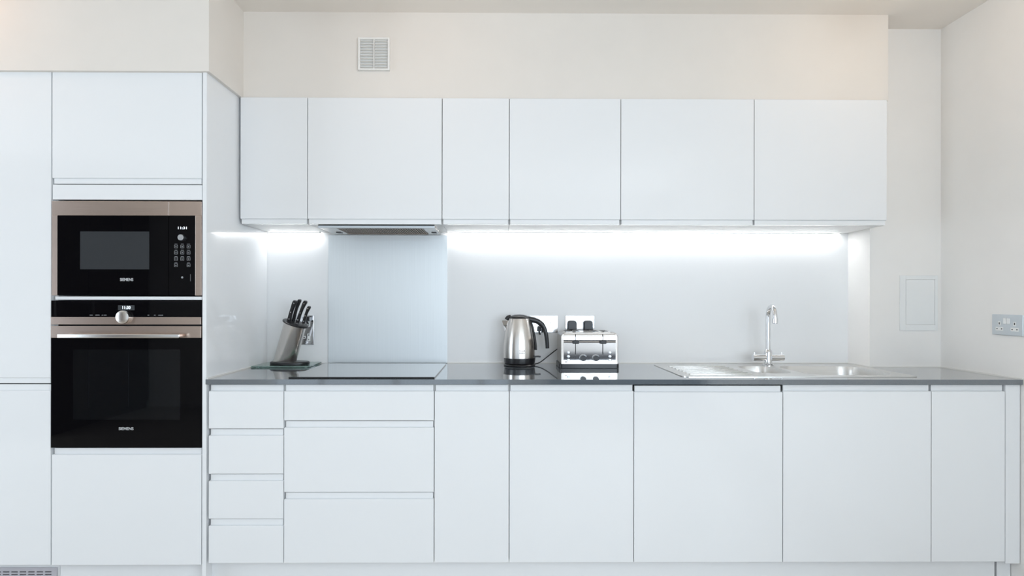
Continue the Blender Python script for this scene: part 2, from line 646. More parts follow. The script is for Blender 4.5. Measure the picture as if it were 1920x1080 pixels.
# ---- tall units
XT0, XT1 = PX(97, YF, 600), PX(378.5, YF, 600)
XTP = PX(388, YF, 600)
zl = {p: PZ(p, YF, 240) for p in (133.5, 345.5, 374.5, 555.5, 562.5, 840.5, 1060)}
tall = thing('oven_housing_cabinet', 'tall white housing cabinet holding the built-in microwave and oven', 'cabinet',
             ((XT0 + XT1) / 2, -.3, zl[1060]))
t = .018
bm = BM()
box(bm, XT0 + .0005, XT0 + .010, YF + .0225, -.02, zl[1060], zl[133.5] - .003)
box(bm, XT1 - .002, XT1 + .0035, YF + .0225, -.02, zl[1060], zl[133.5] - .003)
box(bm, XT0 + .010, XT1 - .002, -.03, -.02, zl[1060], zl[133.5] - .003)
box(bm, XT0 + .010, XT1 - .002, YF + .0225, -.03, zl[345.5] - .018, zl[345.5])
obj('carcass', bm, 'carcass', tall)
part_box('side_panel', 'gloss', tall, XT1 + .004, XTP, YF - .004, -.001, 0.0, zl[133.5] - .002, .001)
front('door', tall, XT0, XT1, PZ(344.5, YF, 240), zl[133.5] - .003, YF, 'bottom')
front('door', tall, XT0, XT1, zl[1060], PZ(840.8, YF, 240), YF, 'top')
part_box('infill_strip', 'gloss', tall, XT0 + .002, XT1 - .001, YF + .001, YF + .021, PZ(374.3, YF, 240), PZ(346.3, YF, 240), .001)
part_box('shelf', 'gloss', tall, XT0 + .0105, XT1 - .0025, YF + .004, -.04, zl[562.5] + .001, zl[555.5] - .001, .001)
part_box('shelf', 'gloss', tall, XT0 + .0105, XT1 - .0025, YF + .026, -.04, zl[840.5] - .016, zl[840.5] - .002, .001)

XL0 = XT0 - .6
fr = thing('tall_fridge_cabinet', 'tall white two-door cabinet at the left edge of the picture', 'cabinet', (XL0 + .3, -.3, PZ(1060, YF, 40)))
zsp = PZ(720, YF, 45)
ztt = zl[133.5] - .003
carcass(fr, XL0, XT0 - .001, YC, -.02, PZ(1060, YF, 40), ztt)
front('door', fr, XL0, XT0 - .002, zsp + .002, ztt, YF, 'bottom')
front('door', fr, XL0, XT0 - .002, PZ(1060, YF, 40), zsp - .0022, YF, 'top')
# plinth under the fridge cabinet and its grille
bm = BM(); box(bm, XL0, XB - .622, YF + .045, YF + .061, 0, PZ(1060, YF, 40) - .003, .001)
struct('baseboard_plinth_tall', bm, 'gloss')
YG = YF + .040
gx1 = PX(106.5, YG, 1072)
gz1 = PZ(1064.5, YG, 50)
gr = thing('plinth_grille', 'grey slotted ventilation grille in the plinth under the tall cabinet', 'grille', (gx1 - .27, YG, gz1 - .09))
part_box('backing', 'dark', gr, gx1 - .535, gx1 - .003, YG + .003, YG + .0045, gz1 - .09, gz1 - .002)
sp = PX(101, YG, 1072) - PX(85.2, YG, 1072)
bm = BM()
ex = PX(96.5, YG, 1072)
box(bm, ex, gx1, YG, YG + .003, gz1 - .092, gz1)
rows = [PZ(1072.4, YG, 50), PZ(1077.3, YG, 50)]
sh = .0021
zs = [gz1]
k = 0
zc = rows[0]
dz = rows[0] - rows[1]
while zc > gz1 - .085:
    zs += [zc + sh, zc - sh]
    zc -= dz
zs.append(gz1 - .092)
for a, b in zip(zs[0::2], zs[1::2]):
    box(bm, gx1 - .54, ex, YG, YG + .003, b, a)
obj('face_plate', bm, 'grille', gr)
bm = BM()
xx = ex - sp + .0035
while xx > gx1 - .54:
    box(bm, xx - .0035, xx + .0035, YG + .0002, YG + .003, gz1 - .09, gz1 - .004)
    xx -= sp
obj('bars', bm, 'grille', gr)

# ------------------------------------------------------------------ wall cabinets
wx = [XWALL, XWALL + .3, XWALL + .9, XWALL + 1.2, XWALL + 1.7, XWALL + 2.3, XWALL + 2.9]
wl = ['narrow white wall cabinet beside the tall housing above the knife block',
      'wide white wall cabinet above the extractor hood',
      'narrow white wall cabinet just right of the extractor hood cabinet',
      'medium-width white wall cabinet above the kettle and toaster',
      'wide white wall cabinet above the sink drainer',
      'wide white wall cabinet above the sink bowls, last in the row']
for i in range(6):
    r = thing('wall_cabinet', wl[i], 'cabinet', ((wx[i] + wx[i + 1]) / 2, YW / 2, WBOT), 'white handleless wall cabinets')
    carcass(r, wx[i], wx[i + 1], YW + .0225, -.002, WBOT, WTOP)
    front('door', r, wx[i], wx[i + 1], WBOT - .0005, WTOP, YW, 'bottom')

# ------------------------------------------------------------------ worktop, splashback, hob
SX0, SX1 = .757, 1.742
SY0, SY1 = at(1500, 707.5, Z=TOP).y, -.062
bm = BM()
YWT = YF - .010
outer = [(PX(385.5, YWT, 712), YWT), (ROOM_R - .002, YWT), (ROOM_R - .002, BOXY - .002), (BOXX - .002, BOXY - .002), (BOXX - .002, -.002), (XTP + .0015, -.002), (XTP + .0015, YF - .0045), (PX(385.5, YWT, 712), YF - .0045)]
plate_with_holes(bm, outer, [rrect(SX0 + .02, SX1 - .02, SY0 + .02, SY1 - .02, .03)], TOP - .02, TOP)
tag(obj('worktop', bm, 'stone'), 'polished grey stone worktop running along the whole base run', 'worktop')

SP0, SP1 = PX(615.5, -.006, 600), PX(838.5, -.006, 600)
bm = BM(); box(bm, SP0, SP1, -.007, -.0008, TOP + .001, 1.553, .0008)
tag(obj('splashback', bm, 'steel_split'), 'brushed stainless steel splashback panel behind the hob', 'splashback')

hb0, hb1 = at(541, 706.5, Z=TOP + .006), at(814.5, 707, Z=TOP + .006)
hy = (hb0.y + hb1.y) / 2
hob = thing('hob', 'flat black glass induction hob set on the worktop', 'hob', ((hb0.x + hb1.x) / 2, hy + .25, TOP))
bm = BM()
prism(bm, rrect(hb0.x, hb1.x, hy, hy + .51, .004), 'z', TOP + .0006, TOP + .006)
obj('glass_surface', bm, 'hobglass', hob)
part_box('front_trim', 'blackm', hob, hb0.x + .002, hb1.x - .002, hy - .003, hy - .0002, TOP + .0006, TOP + .0052)

# sealant bead along the worktop edges
bm = BM()
box(bm, XTP + .0005, XTP + .005, YF - .001, -.004, TOP, TOP + .005)
box(bm, SP1 + .002, BOXX - .004, -.005, -.0005, TOP, TOP + .004)
box(bm, BOXX - .005, BOXX - .0005, BOXY - .005, -.005, TOP, TOP + .004)
box(bm, BOXX - .0005, ROOM_R - .005, BOXY - .005, BOXY - .0005, TOP, TOP + .004)
box(bm, ROOM_R - .005, ROOM_R - .0005, YF - .009, BOXY - .0005, TOP, TOP + .005)
struct('trim_1', bm, 'sealant')

# ------------------------------------------------------------------ sink
sk = thing('kitchen_sink', 'stainless steel inset sink with ridged drainer and two bowls', 'sink', ((SX0 + SX1) / 2, (SY0 + SY1) / 2, TOP))
hbx0, hbx1 = 1.125, 1.285
mbx0, mbx1 = 1.318, 1.690
by0, by1 = SY0 + .055, SY1 - .085
holes = [rrect(hbx0, hbx1, by0 + .06, by1, .06), rrect(mbx0, mbx1, by0, by1, .075)]
bm = BM()
plate_with_holes(bm, rrect(SX0, SX1, SY0, SY1, .035), holes, TOP + .0003, TOP + .0028)
obj('rim', bm, 'sinksteel', sk)
for nm, (a, b, c, d, r) in (('half_bowl', (hbx0, hbx1, by0 + .06, by1, .06)), ('main_bowl', (mbx0, mbx1, by0, by1, .075))):
    bm = BM()
    rings = []
    dep = .14 if nm == 'half_bowl' else .17
    for s, z in ((0, TOP + .0026), (.002, TOP - .004), (.006, TOP - .02), (.012, TOP - dep * .8), (.02, TOP - dep * .93), (.05, TOP - dep)):
        rings.append([Vector((p[0], p[1], z)) for p in rrect(a + s, b - s, c + s, d - s, max(r - s, .01), 8)])
    ring_bridge(bm, rings, cap0=False)
    bo = obj(nm, bm, 'sinksteel', sk, smooth=True)
    bm = BM(); lathe(bm, [(.001, .004), (.03, .004), (.042, .001), (.042, 0)], ((a + b) / 2, (c + d) / 2, TOP - dep + .0005), 24)
    obj('drain', bm, 'chrome', bo, smooth=True)
for k in range(7):
    yy = SY0 + .075 + k * .05
    bm = BM(); box(bm, SX0 + .05, hbx0 - .05 + .0 * k, yy - .007, yy + .007, TOP + .0026, TOP + .006, .003)
    obj('drainer_ridge', bm, 'sinksteel', sk, smooth=True)

# tap
tb = at(1440, 685.5, Z=TOP + .003)
tp = thing('mixer_tap', 'chrome gooseneck mixer tap standing behind the sink bowls', 'tap', (tb.x, tb.y, TOP + .003))
sc = FPX / (tb.y + CAMD)
zb = TOP + .003


def tz(py):
    return PZ(py, tb.y, 1440)


bm = BM(); lathe(bm, [(.027, 0), (.027, .004), (.022, .007), (.0185, .010), (.0185, tz(660) - zb), (.015, tz(656) - zb), (.0125, tz(655) - zb)], (tb.x, tb.y, zb), 28)
obj('body', bm, 'chrome', tp, smooth=True)
ztop = tz(571)
rr = .034
ang = math.radians(-96)               # spout swings towards the camera and a little to the right
dv = Vector((math.cos(ang), math.sin(ang), 0))
pts = [Vector((tb.x, tb.y, tz(657))), Vector((tb.x, tb.y, ztop - .10))]
cz = ztop - rr - .011 - .014
for k in range(9):
    th = PI - PI * k / 8
    pts.append(Vector((tb.x, tb.y, cz)) + dv * (rr * 1.35 + rr * 1.35 * math.cos(th)) + Vector((0, 0, 1)) * (rr + .016) * math.sin(th))
end = pts[-1].copy()
pts.append(end - Vector((0, 0, .022)))
bm = BM(); tube(bm, pts, .0105, 20, 5)
sp_ = obj('spout', bm, 'chrome', tp, smooth=True)
bm = BM(); cyl(bm, pts[-1] + Vector((0, 0, .016)), pts[-1] - Vector((0, 0, .006)), .0125, .0125, 24)
obj('aerator', bm, 'chrome', sp_, smooth=True)
bm = BM(); cyl(bm, pts[-1] - Vector((0, 0, .0055)), pts[-1] - Vector((0, 0, .0075)), .0105, .0105, 24)
obj('outlet', bm, 'black', sp_)
hz = tz(670.5)
for s in (-1, 1):
    bm = BM()
    cyl(bm, (tb.x + s * .012, tb.y, hz), (tb.x + s * .074, tb.y, hz), .0165, .0165, 28)
    hd = obj('handle', bm, 'chrome', tp, smooth=True)
    bm = BM()
    cyl(bm, (tb.x + s * .066, tb.y, hz + .014), (tb.x + s * .066, tb.y, hz + .026), .0035, .003, 12)
    obj('lever_pin', bm, 'chrome', hd, smooth=True)

# ------------------------------------------------------------------ extractor hood and strip lights
YH = -.29
HX0, HX1 = PX(596, YH, 424), PX(814.5, YH, 424)
hd = thing('extractor_hood', 'built-in extractor hood with grease filter under the wide wall cabinet', 'extractor', ((HX0 + HX1) / 2, -.16, 1.552))
bm = BM()
ux0, ux1, uy0, uy1 = HX0 + .02, HX1 - .0, YH + .012, -.012
FX0, FX1, FY0, FY1 = HX0 + .075, HX1 - .055, YH + .03, -.06
zh0, zh1 = 1.5545, 1.5665
for a in ((HX0, FX0, uy0, uy1), (FX1, HX1, uy0, uy1), (FX0, FX1, uy0, FY0), (FX0, FX1, FY1, uy1)):
    box(bm, a[0], a[1], a[2], a[3], zh0, zh1)
box(bm, FX0, FX1, FY0, FY1, zh1 - .002, zh1)
obj('housing', bm, 'steel', hd)
part_box('front_trim', 'plate', hd, HX0, HX1, YH, YH + .0115, zh0 - .001, 1.5635, .001)
part_box('shadow_gap', 'blackm', hd, HX0 + .001, HX1 - .001, YH + .003, YH + .0115, 1.5636, 1.5668)
bm = BM()
n = 34
for k in range(n):
    x = FX0 + (FX1 - FX0) * (k + .5) / n
    box(bm, x - .0032, x + .0032, FY0, FY1, zh0 - .0005, zh0 + .004)
box(bm, FX0, FX1, FY1 - .008, FY1, zh0 - .004, zh0 + .002)
o = obj('grease_filter', bm, 'darkmetal', hd)
o['kind'] = 'stuff'
bm = BM(); box(bm, FX0, FX1, FY0, FY1, zh0 + .0055, zh0 + .007)
obj('filter_backing', bm, 'dark', hd)
for x in (HX0 + .045, HX1 - .022):
    bm = BM(); box(bm, x - .012, x + .012, -.12, -.08, zh0 - .003, zh0 - .0002, .001)
    obj('lamp_cover', bm, 'black', hd)

for x0p, x1p, lb in ((503, 601, 'short under-cabinet strip light above the knife block'), (838, 1575, 'long under-cabinet strip light above the kettle and sink')):
    a, b = PX(x0p, -.02, 437), PX(x1p, -.02, 437)
    a = max(a, XWALL + .004)
    r = thing('strip_light', lb, 'light', ((a + b) / 2, -.02, WBOT - .009), 'under-cabinet strip lights')
    part_box('diffuser', 'led', r, a + .005, b - .005, -.0285, -.0125, WBOT - .0065, WBOT - .0015)
    part_box('housing', 'plastic', r, a + .005, b - .005, -.030, -.0286, WBOT - .0065, WBOT - .0003)
    for x in (a, b - .005):
        part_box('end_cap', 'plastic', r, x, x + .0048, -.030, -.0125, WBOT - .0075, WBOT - .0003)

# ------------------------------------------------------------------ microwave
YM = YF - .003


def mx(p, py=465):
    return PX(p, YM, py)


def mz(p):
    return PZ(p, YM, 240)


mw = thing('microwave', 'built-in black and steel microwave above the oven', 'microwave', ((XT0 + XT1) / 2, -.35, mz(554)))
part_box('casing', 'dark', mw, XT0 + .012, XT1 - .004, YM + .02, -.12, mz(553), mz(377.5))
X0, X1, XD = mx(97.5), mx(377.8), mx(315.8)
ytop, ybot, yin = mz(377.3), mz(553.8), mz(404)
xin0, xin1 = mx(107.3), mx(366)
bm = BM()
box(bm, X0, XD - .0009, YM, YM + .019, yin, ytop, .001)
box(bm, X0, xin0, YM, YM + .019, ybot, yin, .0006)
door = obj('door', bm, 'appliance', mw)
g = part_box('door_glass', 'blackglass', door, xin0 + .0003, XD - .0009, YM + .0012, YM + .018, ybot, yin - .0003)
part_box('window', 'mwwindow', door, mx(150), mx(279.5), YM + .0006, YM + .0012, mz(505), mz(434))
text('logo', 'SIEMENS', .016, ((mx(225) + mx(249.5)) / 2, YM + .0008, mz(524.5)), 'print', door, bold=.00025, width=mx(249.5) - mx(224.8))
bm = BM()
box(bm, XD + .0009, X1, YM, YM + .019, yin, ytop, .001)
box(bm, xin1, X1, YM, YM + .019, ybot, yin, .0006)
ctl = obj('control_panel', bm, 'appliance', mw)
part_box('panel_glass', 'blackglass', ctl, XD + .0009, xin1 - .0003, YM + .0012, YM + .018, ybot, yin - .0003)
text('clock_digits', '11:31', .014, (mx(341.7), YM + .0008, mz(427.4)), 'lcd', ctl, bold=.0002, width=mx(350) - mx(333.5))
bm = BM(); cyl(bm, (mx(341.5), YM + .001, mz(445.5)), (mx(341.5), YM - .012, mz(445.5)), .0128, .0118, 32)
obj('knob', bm, 'plate', ctl, smooth=True)
cols = [329.8, 341.6, 353.4]
for r_i, py in enumerate((461, 472.5, 484.2, 496)):
    for c_i, pxx in enumerate(cols):
        if r_i == 3 and c_i == 1:
            continue
        cx, cz = mx(pxx), mz(py)
        bm = BM()
        w, h, tt = .0068, .0085, .0011
        box(bm, cx - w, cx + w, YM + .0004, YM + .0011, cz - h, cz - h + tt)
        box(bm, cx - w, cx + w, YM + .0004, YM + .0011, cz + h - .005, cz + h - .005 + tt)
        box(bm, cx - w, cx - w + tt, YM + .0004, YM + .0011, cz - h, cz + h - .004)
        box(bm, cx + w - tt, cx + w, YM + .0004, YM + .0011, cz - h, cz + h - .004)
        box(bm, cx - w * .8, cx + w * .8, YM + .0004, YM + .0011, cz + h - .0012, cz + h)
        if (r_i + c_i) % 2:
            box(bm, cx - .003, cx + .003, YM + .0004, YM + .0011, cz - .004, cz - .0015)
        else:
            cyl(bm, (cx, YM + .0004, cz - .0025), (cx, YM + .0011, cz - .0025), .0022, .0022, 10)
        obj('button', bm, 'icon', ctl)
bm = BM(); cyl(bm, (mx(341.6), YM + .0004, mz(520)), (mx(341.6), YM + .0011, mz(520)), .0042, .0042, 14)
obj('start_symbol', bm, 'icon', ctl)
part_box('fine_print', 'icon', ctl, mx(356.8), mx(357.3), YM + .0006, YM + .0011, mz(527), mz(514))

# ------------------------------------------------------------------ oven
ov = thing('oven', 'built-in single oven with steel bar handle under the microwave', 'oven', ((XT0 + XT1) / 2, -.35, mz(839.5)))
OX0, OX1 = mx(95.8, 700), mx(377.6, 700)
part_box('casing', 'dark', ov, XT0 + .012, XT1 - .004, YM + .022, YM + .05, mz(838), mz(564.5))
cp = part_box('control_panel', 'blackglass', ov, OX0, OX1, YM, YM + .02, mz(594.3), mz(563.6), .0008)
part_box('display', 'lcdbg', cp, mx(221.5), mx(252.5), YM - .0006, YM, mz(581.8), mz(572.3))
text('clock_digits', '11:30', .0165, (mx(237), YM - .0008, mz(577)), 'lcd', cp, bold=.0002, width=mx(244.5) - mx(229.5))
for a, b in ((168.5, 174), (179, 187), (191, 193.5), (195, 200), (277, 280), (289, 292), (297, 306)):
    part_box('touch_symbol', 'icon', cp, mx(a), mx(b), YM - .0005, YM, mz(591.4), mz(590.3))
part_box('trim_strip', 'appliance', ov, OX0, OX1 - .002, YM - .002, YM + .02, mz(608.3), mz(594.5), .0008)
kc = (mx(234), mz(594.5))
bm = BM()
prof = [(.0265, 0), (.0265, .012), (.0255, .0145), (.022, .016), (.001, .0155)]
lathe(bm, prof, (kc[0], YM - .002, kc[1]), 40, mtx=Matrix.Rotation(PI / 2, 3, 'X'))
obj('knob', bm, 'steel_v', ov, smooth=True)
dr = part_box('door', 'appliance', ov, OX0, OX1 - .001, YM - .002, YM + .02, mz(633.3), mz(611.5), .0008)
bm = BM()
wz0, wz1, wxa, wxb = mz(787), mz(655.5), mx(137, 720), mx(338, 720)
gz0, gz1_ = mz(839.3), mz(633.6)
for a in ((OX0, wxa, gz0, gz1_), (wxb, OX1, gz0, gz1_), (wxa, wxb, gz0, wz0), (wxa, wxb, wz1, gz1_)):
    box(bm, a[0], a[1], YM - .0005, YM + .02, a[2], a[3])
obj('door_glass', bm, 'blackglass', dr)
part_box('window', 'ovenwin', dr, wxa, wxb, YM - .0005, YM + .0025, wz0, wz1)
text('logo', 'SIEMENS', .016, (mx(237.2), YM - .0008, mz(804)), 'print', dr, bold=.0001, width=mx(251) - mx(223.5))
YHN = YM - .033
hz0, hz1 = PZ(634, YHN, 240), PZ(626.2, YHN, 240)
hx0, hx1 = PX(108.5, YHN, 630), PX(337, YHN, 630)
bm = BM(); box(bm, hx0, hx1, YHN - .006, YHN + .006, hz0, hz1, .003, 3)
h_ = obj('handle', bm, 'steel', dr, smooth=True)
for x in (hx0 + .02, hx1 - .02):
    bm = BM(); box(bm, x - .009, x + .009, YHN + .0055, YM - .0015, hz0 + .004, hz1 - .003, .001)
    obj('bracket', bm, 'appliance', h_)
# racks seen through the oven window
rk = BM()
for px_ in (161, 236):
    x = mx(px_, 720)
    cyl(rk, (x, YM + .018, mz(765)), (x, YM + .018, mz(660)), .0022, n=8)
for py in (668, 688.5, 713, 746, 771):
    box(rk, mx(170, 720), mx(174, 720), YM + .016, YM + .02, mz(py) - .0015, mz(py) + .0015)
    box(rk, mx(178, 720), mx(188, 720), YM + .016, YM + .02, mz(py - 9) - .001, mz(py - 9) + .001)
obj('shelf_rails', rk, 'steel', ov)

# ------------------------------------------------------------------ sockets and plugs
Z_UP = Vector((0, 0, 1))


def basis(o, U, V, N):
    return Matrix(((U.x, N.x, V.x, o.x), (U.y, N.y, V.y, o.y), (U.z, N.z, V.z, o.z), (0, 0, 0, 1)))


def socket(label, o, U, V, N, plate, insert, rocker, rockers=(-1, 1), mono=False):
    """UK double socket, o = plate centre on the wall; local x=U, y=N (out of the wall), z=V"""
    mt = basis(Vector(o), U, V, N)
    r = thing('wall_socket', label, 'socket', Vector(o) - Z_UP * (.0735 if abs(U.z) > .5 else .0435), 'double wall sockets')

    def lb(name, m, x0, x1, y0, y1, z0, z1, bev=0, parent=r):
        bm = BM()
        box(bm, x0, x1, y0, y1, z0, z1, bev)
        return obj(name, bm, m, parent, mtx=mt)
    pl = lb('plate', plate, -.073, .073, .0004, .006, -.043, .043, .0015)
    for s in (-1, 1):
        cx = s * .036
        # one earth slot above two pin slots, each in a small insert
        q = lb('earth_insert', insert, cx - .0065, cx + .0065, .0058, .0066, -.003, .014, .0006)
        lb('slot', 'blackm', cx - .0022, cx + .0022, .0062, .0069, .001, .010, parent=q)
        q = lb('pin_insert', insert, cx - .0185, cx + .0185, .0058, .0066, -.025, -.010, .0006)
        for e in (-1, 1):
            lb('slot', 'blackm', cx + e * .011 - .0028, cx + e * .011 + .0028, .0062, .0069, -.0195, -.0155, parent=q)
    for k in (-1, 1):
        lb('switch', rocker, k * .0085 - .0075, k * .0085 + .0075, .0058, .0095, .004, .028, .0015)
    return r, mt


UX, NY = Vector((1, 0, 0)), Vector((0, -1, 0))


def plug(label, mt, cx, cz, w=.048, h=.046, flip=1, d=.034):
    """black three-pin plug pushed onto a socket face, arched top"""
    poly = []
    hw = w / 2
    for x, z in ((hw, -h * .5), (hw, h * .15)):
        poly.append((x, z))
    for k in range(1, 12):
        t = PI * k / 12
        poly.append((hw * .96 * math.copysign(abs(math.cos(t)) ** .6, math.cos(t)), h * .15 + h * .35 * math.sin(t) ** .7))
    poly += [(-hw, h * .15), (-hw, -h * .5)]
    rings = []
    for s, y in ((1.0, .0072), (1.0, .016), (.93, d - .004), (.84, d)):
        rings.append([Vector((cx + p[0] * s, y, cz + flip * p[1] * s)) for p in poly])
    r = thing('plug', label, 'plug', mt @ Vector((cx, .0072, cz - h / 2)), 'black plugs in the sockets')
    bm = BM()
    ring_bridge(bm, rings)
    obj('body', bm, 'black', r, smooth=True, mtx=mt)
    bm = BM()
    tube(bm, [Vector((cx, .018, cz - flip * h * .48)), Vector((cx, .018, cz - flip * h * .75)), Vector((cx + .004, .012, cz - flip * h * 1.1))], .0042, 10, 5)
    obj('cable_sleeve', bm, 'black', r, smooth=True, mtx=mt)
    return r


def plate_c(px0, px1, py0, py1, Y=0):
    return Vector((PX((px0 + px1) / 2, Y, 600), 0, PZ((py0 + py1) / 2, Y, (px0 + px1) / 2)))


o1 = plate_c(557, 589.5, 592, 645.5)
_, m1 = socket('upright chrome socket on the wall behind the knife block', o1, Vector((0, 0, 1)), Vector((-1, 0, 0)), NY, 'chromeplate', 'plastic', 'plastic')
o2 = plate_c(991.5, 1045.5, 592, 623)
_, m2 = socket('chrome double socket on the wall behind the kettle handle', o2, UX, Z_UP, NY, 'chromeplate', 'chrome', 'chrome')
o3 = plate_c(1060, 1114, 592, 623)
_, m3 = socket('chrome double socket on the wall above the toaster, both plugs in', o3, UX, Z_UP, NY, 'chromeplate', 'black', 'chrome')
mI = basis(o1, UX, Z_UP, NY)
plug('black plug at the top of the upright socket behind the knives', mI, PX(578, 0, 600) - o1.x, PZ(597, 0, 578) - o1.z, .030, .024, 1, .03)
plug('small black plug in the socket behind the kettle handle', mI, PX(1011, 0, 600) - o1.x, PZ(616, 0, 1011) - o1.z, .022, .026, 1, .03)
plug('left one of the two black plugs above the toaster', mI, PX(1072, 0, 600) - o1.x, PZ(609.5, 0, 1072) - o1.z, .047, .048)
plug('right one of the two black plugs above the toaster', mI, PX(1102, 0, 600) - o1.x, PZ(609.5, 0, 1102) - o1.z, .047, .048)
# right-hand wall: plate seen in perspective
a = at(1862.5, 608, X=ROOM_R)
o4 = Vector((ROOM_R, a.y - .073, (at(1862.5, 589.5, X=ROOM_R).z + at(1862.5, 626.5, X=ROOM_R).z) / 2))
socket('satin steel double socket with white inserts on the side wall', o4, Vector((0, -1, 0)), Z_UP, Vector((-1, 0, 0)), 'plate', 'plastic', 'plastic')

# ------------------------------------------------------------------ access panel and vent
YB = BOXY
ap = thing('access_panel', 'white plastic access panel on the boxed wall right of the sink', 'panel', (PX(1722, YB, 570), YB, PZ(620, YB, 1722)))
ax0, ax1, az0, az1 = PX(1686.5, YB, 570), PX(1757.5, YB, 570), PZ(620, YB, 1722), PZ(516.5, YB, 1722)
bm = BM()
fw = .028
for q in ((ax0, ax0 + fw, az0, az1), (ax1 - fw * .5, ax1, az0, az1), (ax0 + fw, ax1 - fw * .5, az0, az0 + fw), (ax0 + fw, ax1 - fw * .5, az1 - fw * .7, az1)):
    box(bm, q[0], q[1], YB - .004, YB - .0004, q[2], q[3], .0008)
obj('frame', bm, 'plastic', ap)
dd = part_box('door', 'plastic', ap, ax0 + fw + .0012, ax1 - fw * .5 - .0012, YB - .0035, YB - .0004, az0 + fw + .0012, az1 - fw * .7 - .0012, .0008)
part_box('latch', 'plastic', dd, ax0 + fw + .001, ax0 + fw + .004, YB - .0055, YB - .0036, (az0 + az1) / 2 - .012, (az0 + az1) / 2 + .012, .0005)

YV = -.307
vx0, vx1, vz0, vz1 = PX(673, YV, 100), PX(731.5, YV, 100), PZ(133.5, YV, 702), PZ(73, YV, 702)
vt = thing('vent_grille', 'square white louvred air vent on the bulkhead above the wall cabinets', 'vent', ((vx0 + vx1) / 2, YV, vz0))
bm = BM()
fw = .008
yv0, yv1 = YV - .016, YV - .0004
for q in ((vx0, vx0 + fw, vz0, vz1), (vx1 - fw, vx1, vz0, vz1), (vx0 + fw, vx1 - fw, vz0, vz0 + fw), (vx0 + fw, vx1 - fw, vz1 - fw, vz1)):
    box(bm, q[0], q[1], yv0, yv1, q[2], q[3], .001)
obj('frame', bm, 'vent', vt)
part_box('backing', 'vent', vt, vx0 + fw, vx1 - fw, YV - .003, YV - .0006, vz0 + fw, vz1 - fw)
vm = (vx0 + vx1) / 2
part_box('mullion', 'vent', vt, vm - .0018, vm + .0018, yv0 + .0005, YV - .0032, vz0 + fw, vz1 - fw)
nl = 10
for k in range(nl):
    z = vz0 + fw + (vz1 - vz0 - 2 * fw) * (k + .5) / nl
    for x0, x1 in ((vx0 + fw + .0003, vm - .002), (vm + .002, vx1 - fw - .0003)):
        bm = BM()
        prism(bm, [(yv0 + .001, z - .0045), (yv0 + .0022, z - .0045), (YV - .0032, z + .0035), (YV - .0032, z + .0048)], 'x', x0, x1)
        obj('slat', bm, 'vent', vt)

# ------------------------------------------------------------------ glass board, knife block, knives
gA = at(475, 687.3, Z=TOP + .006)
gB = at(579, 687.3, Z=TOP + .006)
bm = BM()
prism(bm, rrect(XTP + .008, gB.x, gA.y, -.012, .006), 'z', TOP + .0022, TOP + .0072)
cb = obj('cutting_board', bm, 'glass')
tag(cb, 'green-tinted glass cutting board lying under the knife block', 'cutting board')
for x in (XTP + .03, gB.x - .02):
    for y in (gA.y + .02, -.035):
        bm = BM(); cyl(bm, (x, y, TOP + .0002), (x, y, TOP + .0021), .006, n=12)
        obj('foot', bm, 'plastic', cb)

zk = TOP + .0074
kb = at(538.5, 684.5, Z=zk)
ks = FPX / (kb.y + CAMD)                # pixels per metre at the block
kb.y += .035
ks = FPX / (kb.y + CAMD)
blk = thing('knife_block', 'leaning oval steel knife block on a black foot', 'knife block', (kb.x, kb.y, zk))
bm = BM(); lathe(bm, [(.093, 0), (.094, .004), (.094, .010), (.090, .014), (.001, .0145)], (kb.x, kb.y, zk), 48, sx=1, sy=.62)
obj('foot', bm, 'black', blk, smooth=True)
p0 = Vector((PX(532.3, kb.y, 676), kb.y + .012, zk + .0146))
p1c = Vector((PX(554, kb.y - .02, 606), kb.y - .018, PZ(606, kb.y - .02, 554)))
ax = (p1c - p0).normalized()
u = (UX - ax * UX.dot(ax)).normalized()
w = ax.cross(u).normalized()
if w.y < 0:
    w = -w
L = (p1c - p0).length
RX, RY = .0525, .044


def ell(c, rx, ry, n=48, flat=None):
    out = []
    for k in range(n):
        t = 2 * PI * k / n
        p = c + u * math.cos(t) * rx + w * math.sin(t) * ry
        if flat is not None:                      # slide along the axis down to the foot
            p = p + ax * ((flat - p.z) / ax.z)
        out.append(p)
    return out


bm = BM()
ring_bridge(bm, [ell(p0, RX, RY, flat=zk + .0146), ell(p0 + ax * L * .5, RX, RY), ell(p1c - ax * .006, RX, RY)])
obj('body', bm, 'steel_v', blk, smooth=True)
bm = BM()
ring_bridge(bm, [ell(p1c - ax * .0058, RX + .006, RY + .002), ell(p1c - ax * .004, RX + .0085, RY + .0055), ell(p1c + ax * .001, RX + .0085, RY + .0055), ell(p1c + ax * .003, RX + .005, RY + .001)])
obj('slotted_top', bm, 'black', blk, smooth=True)

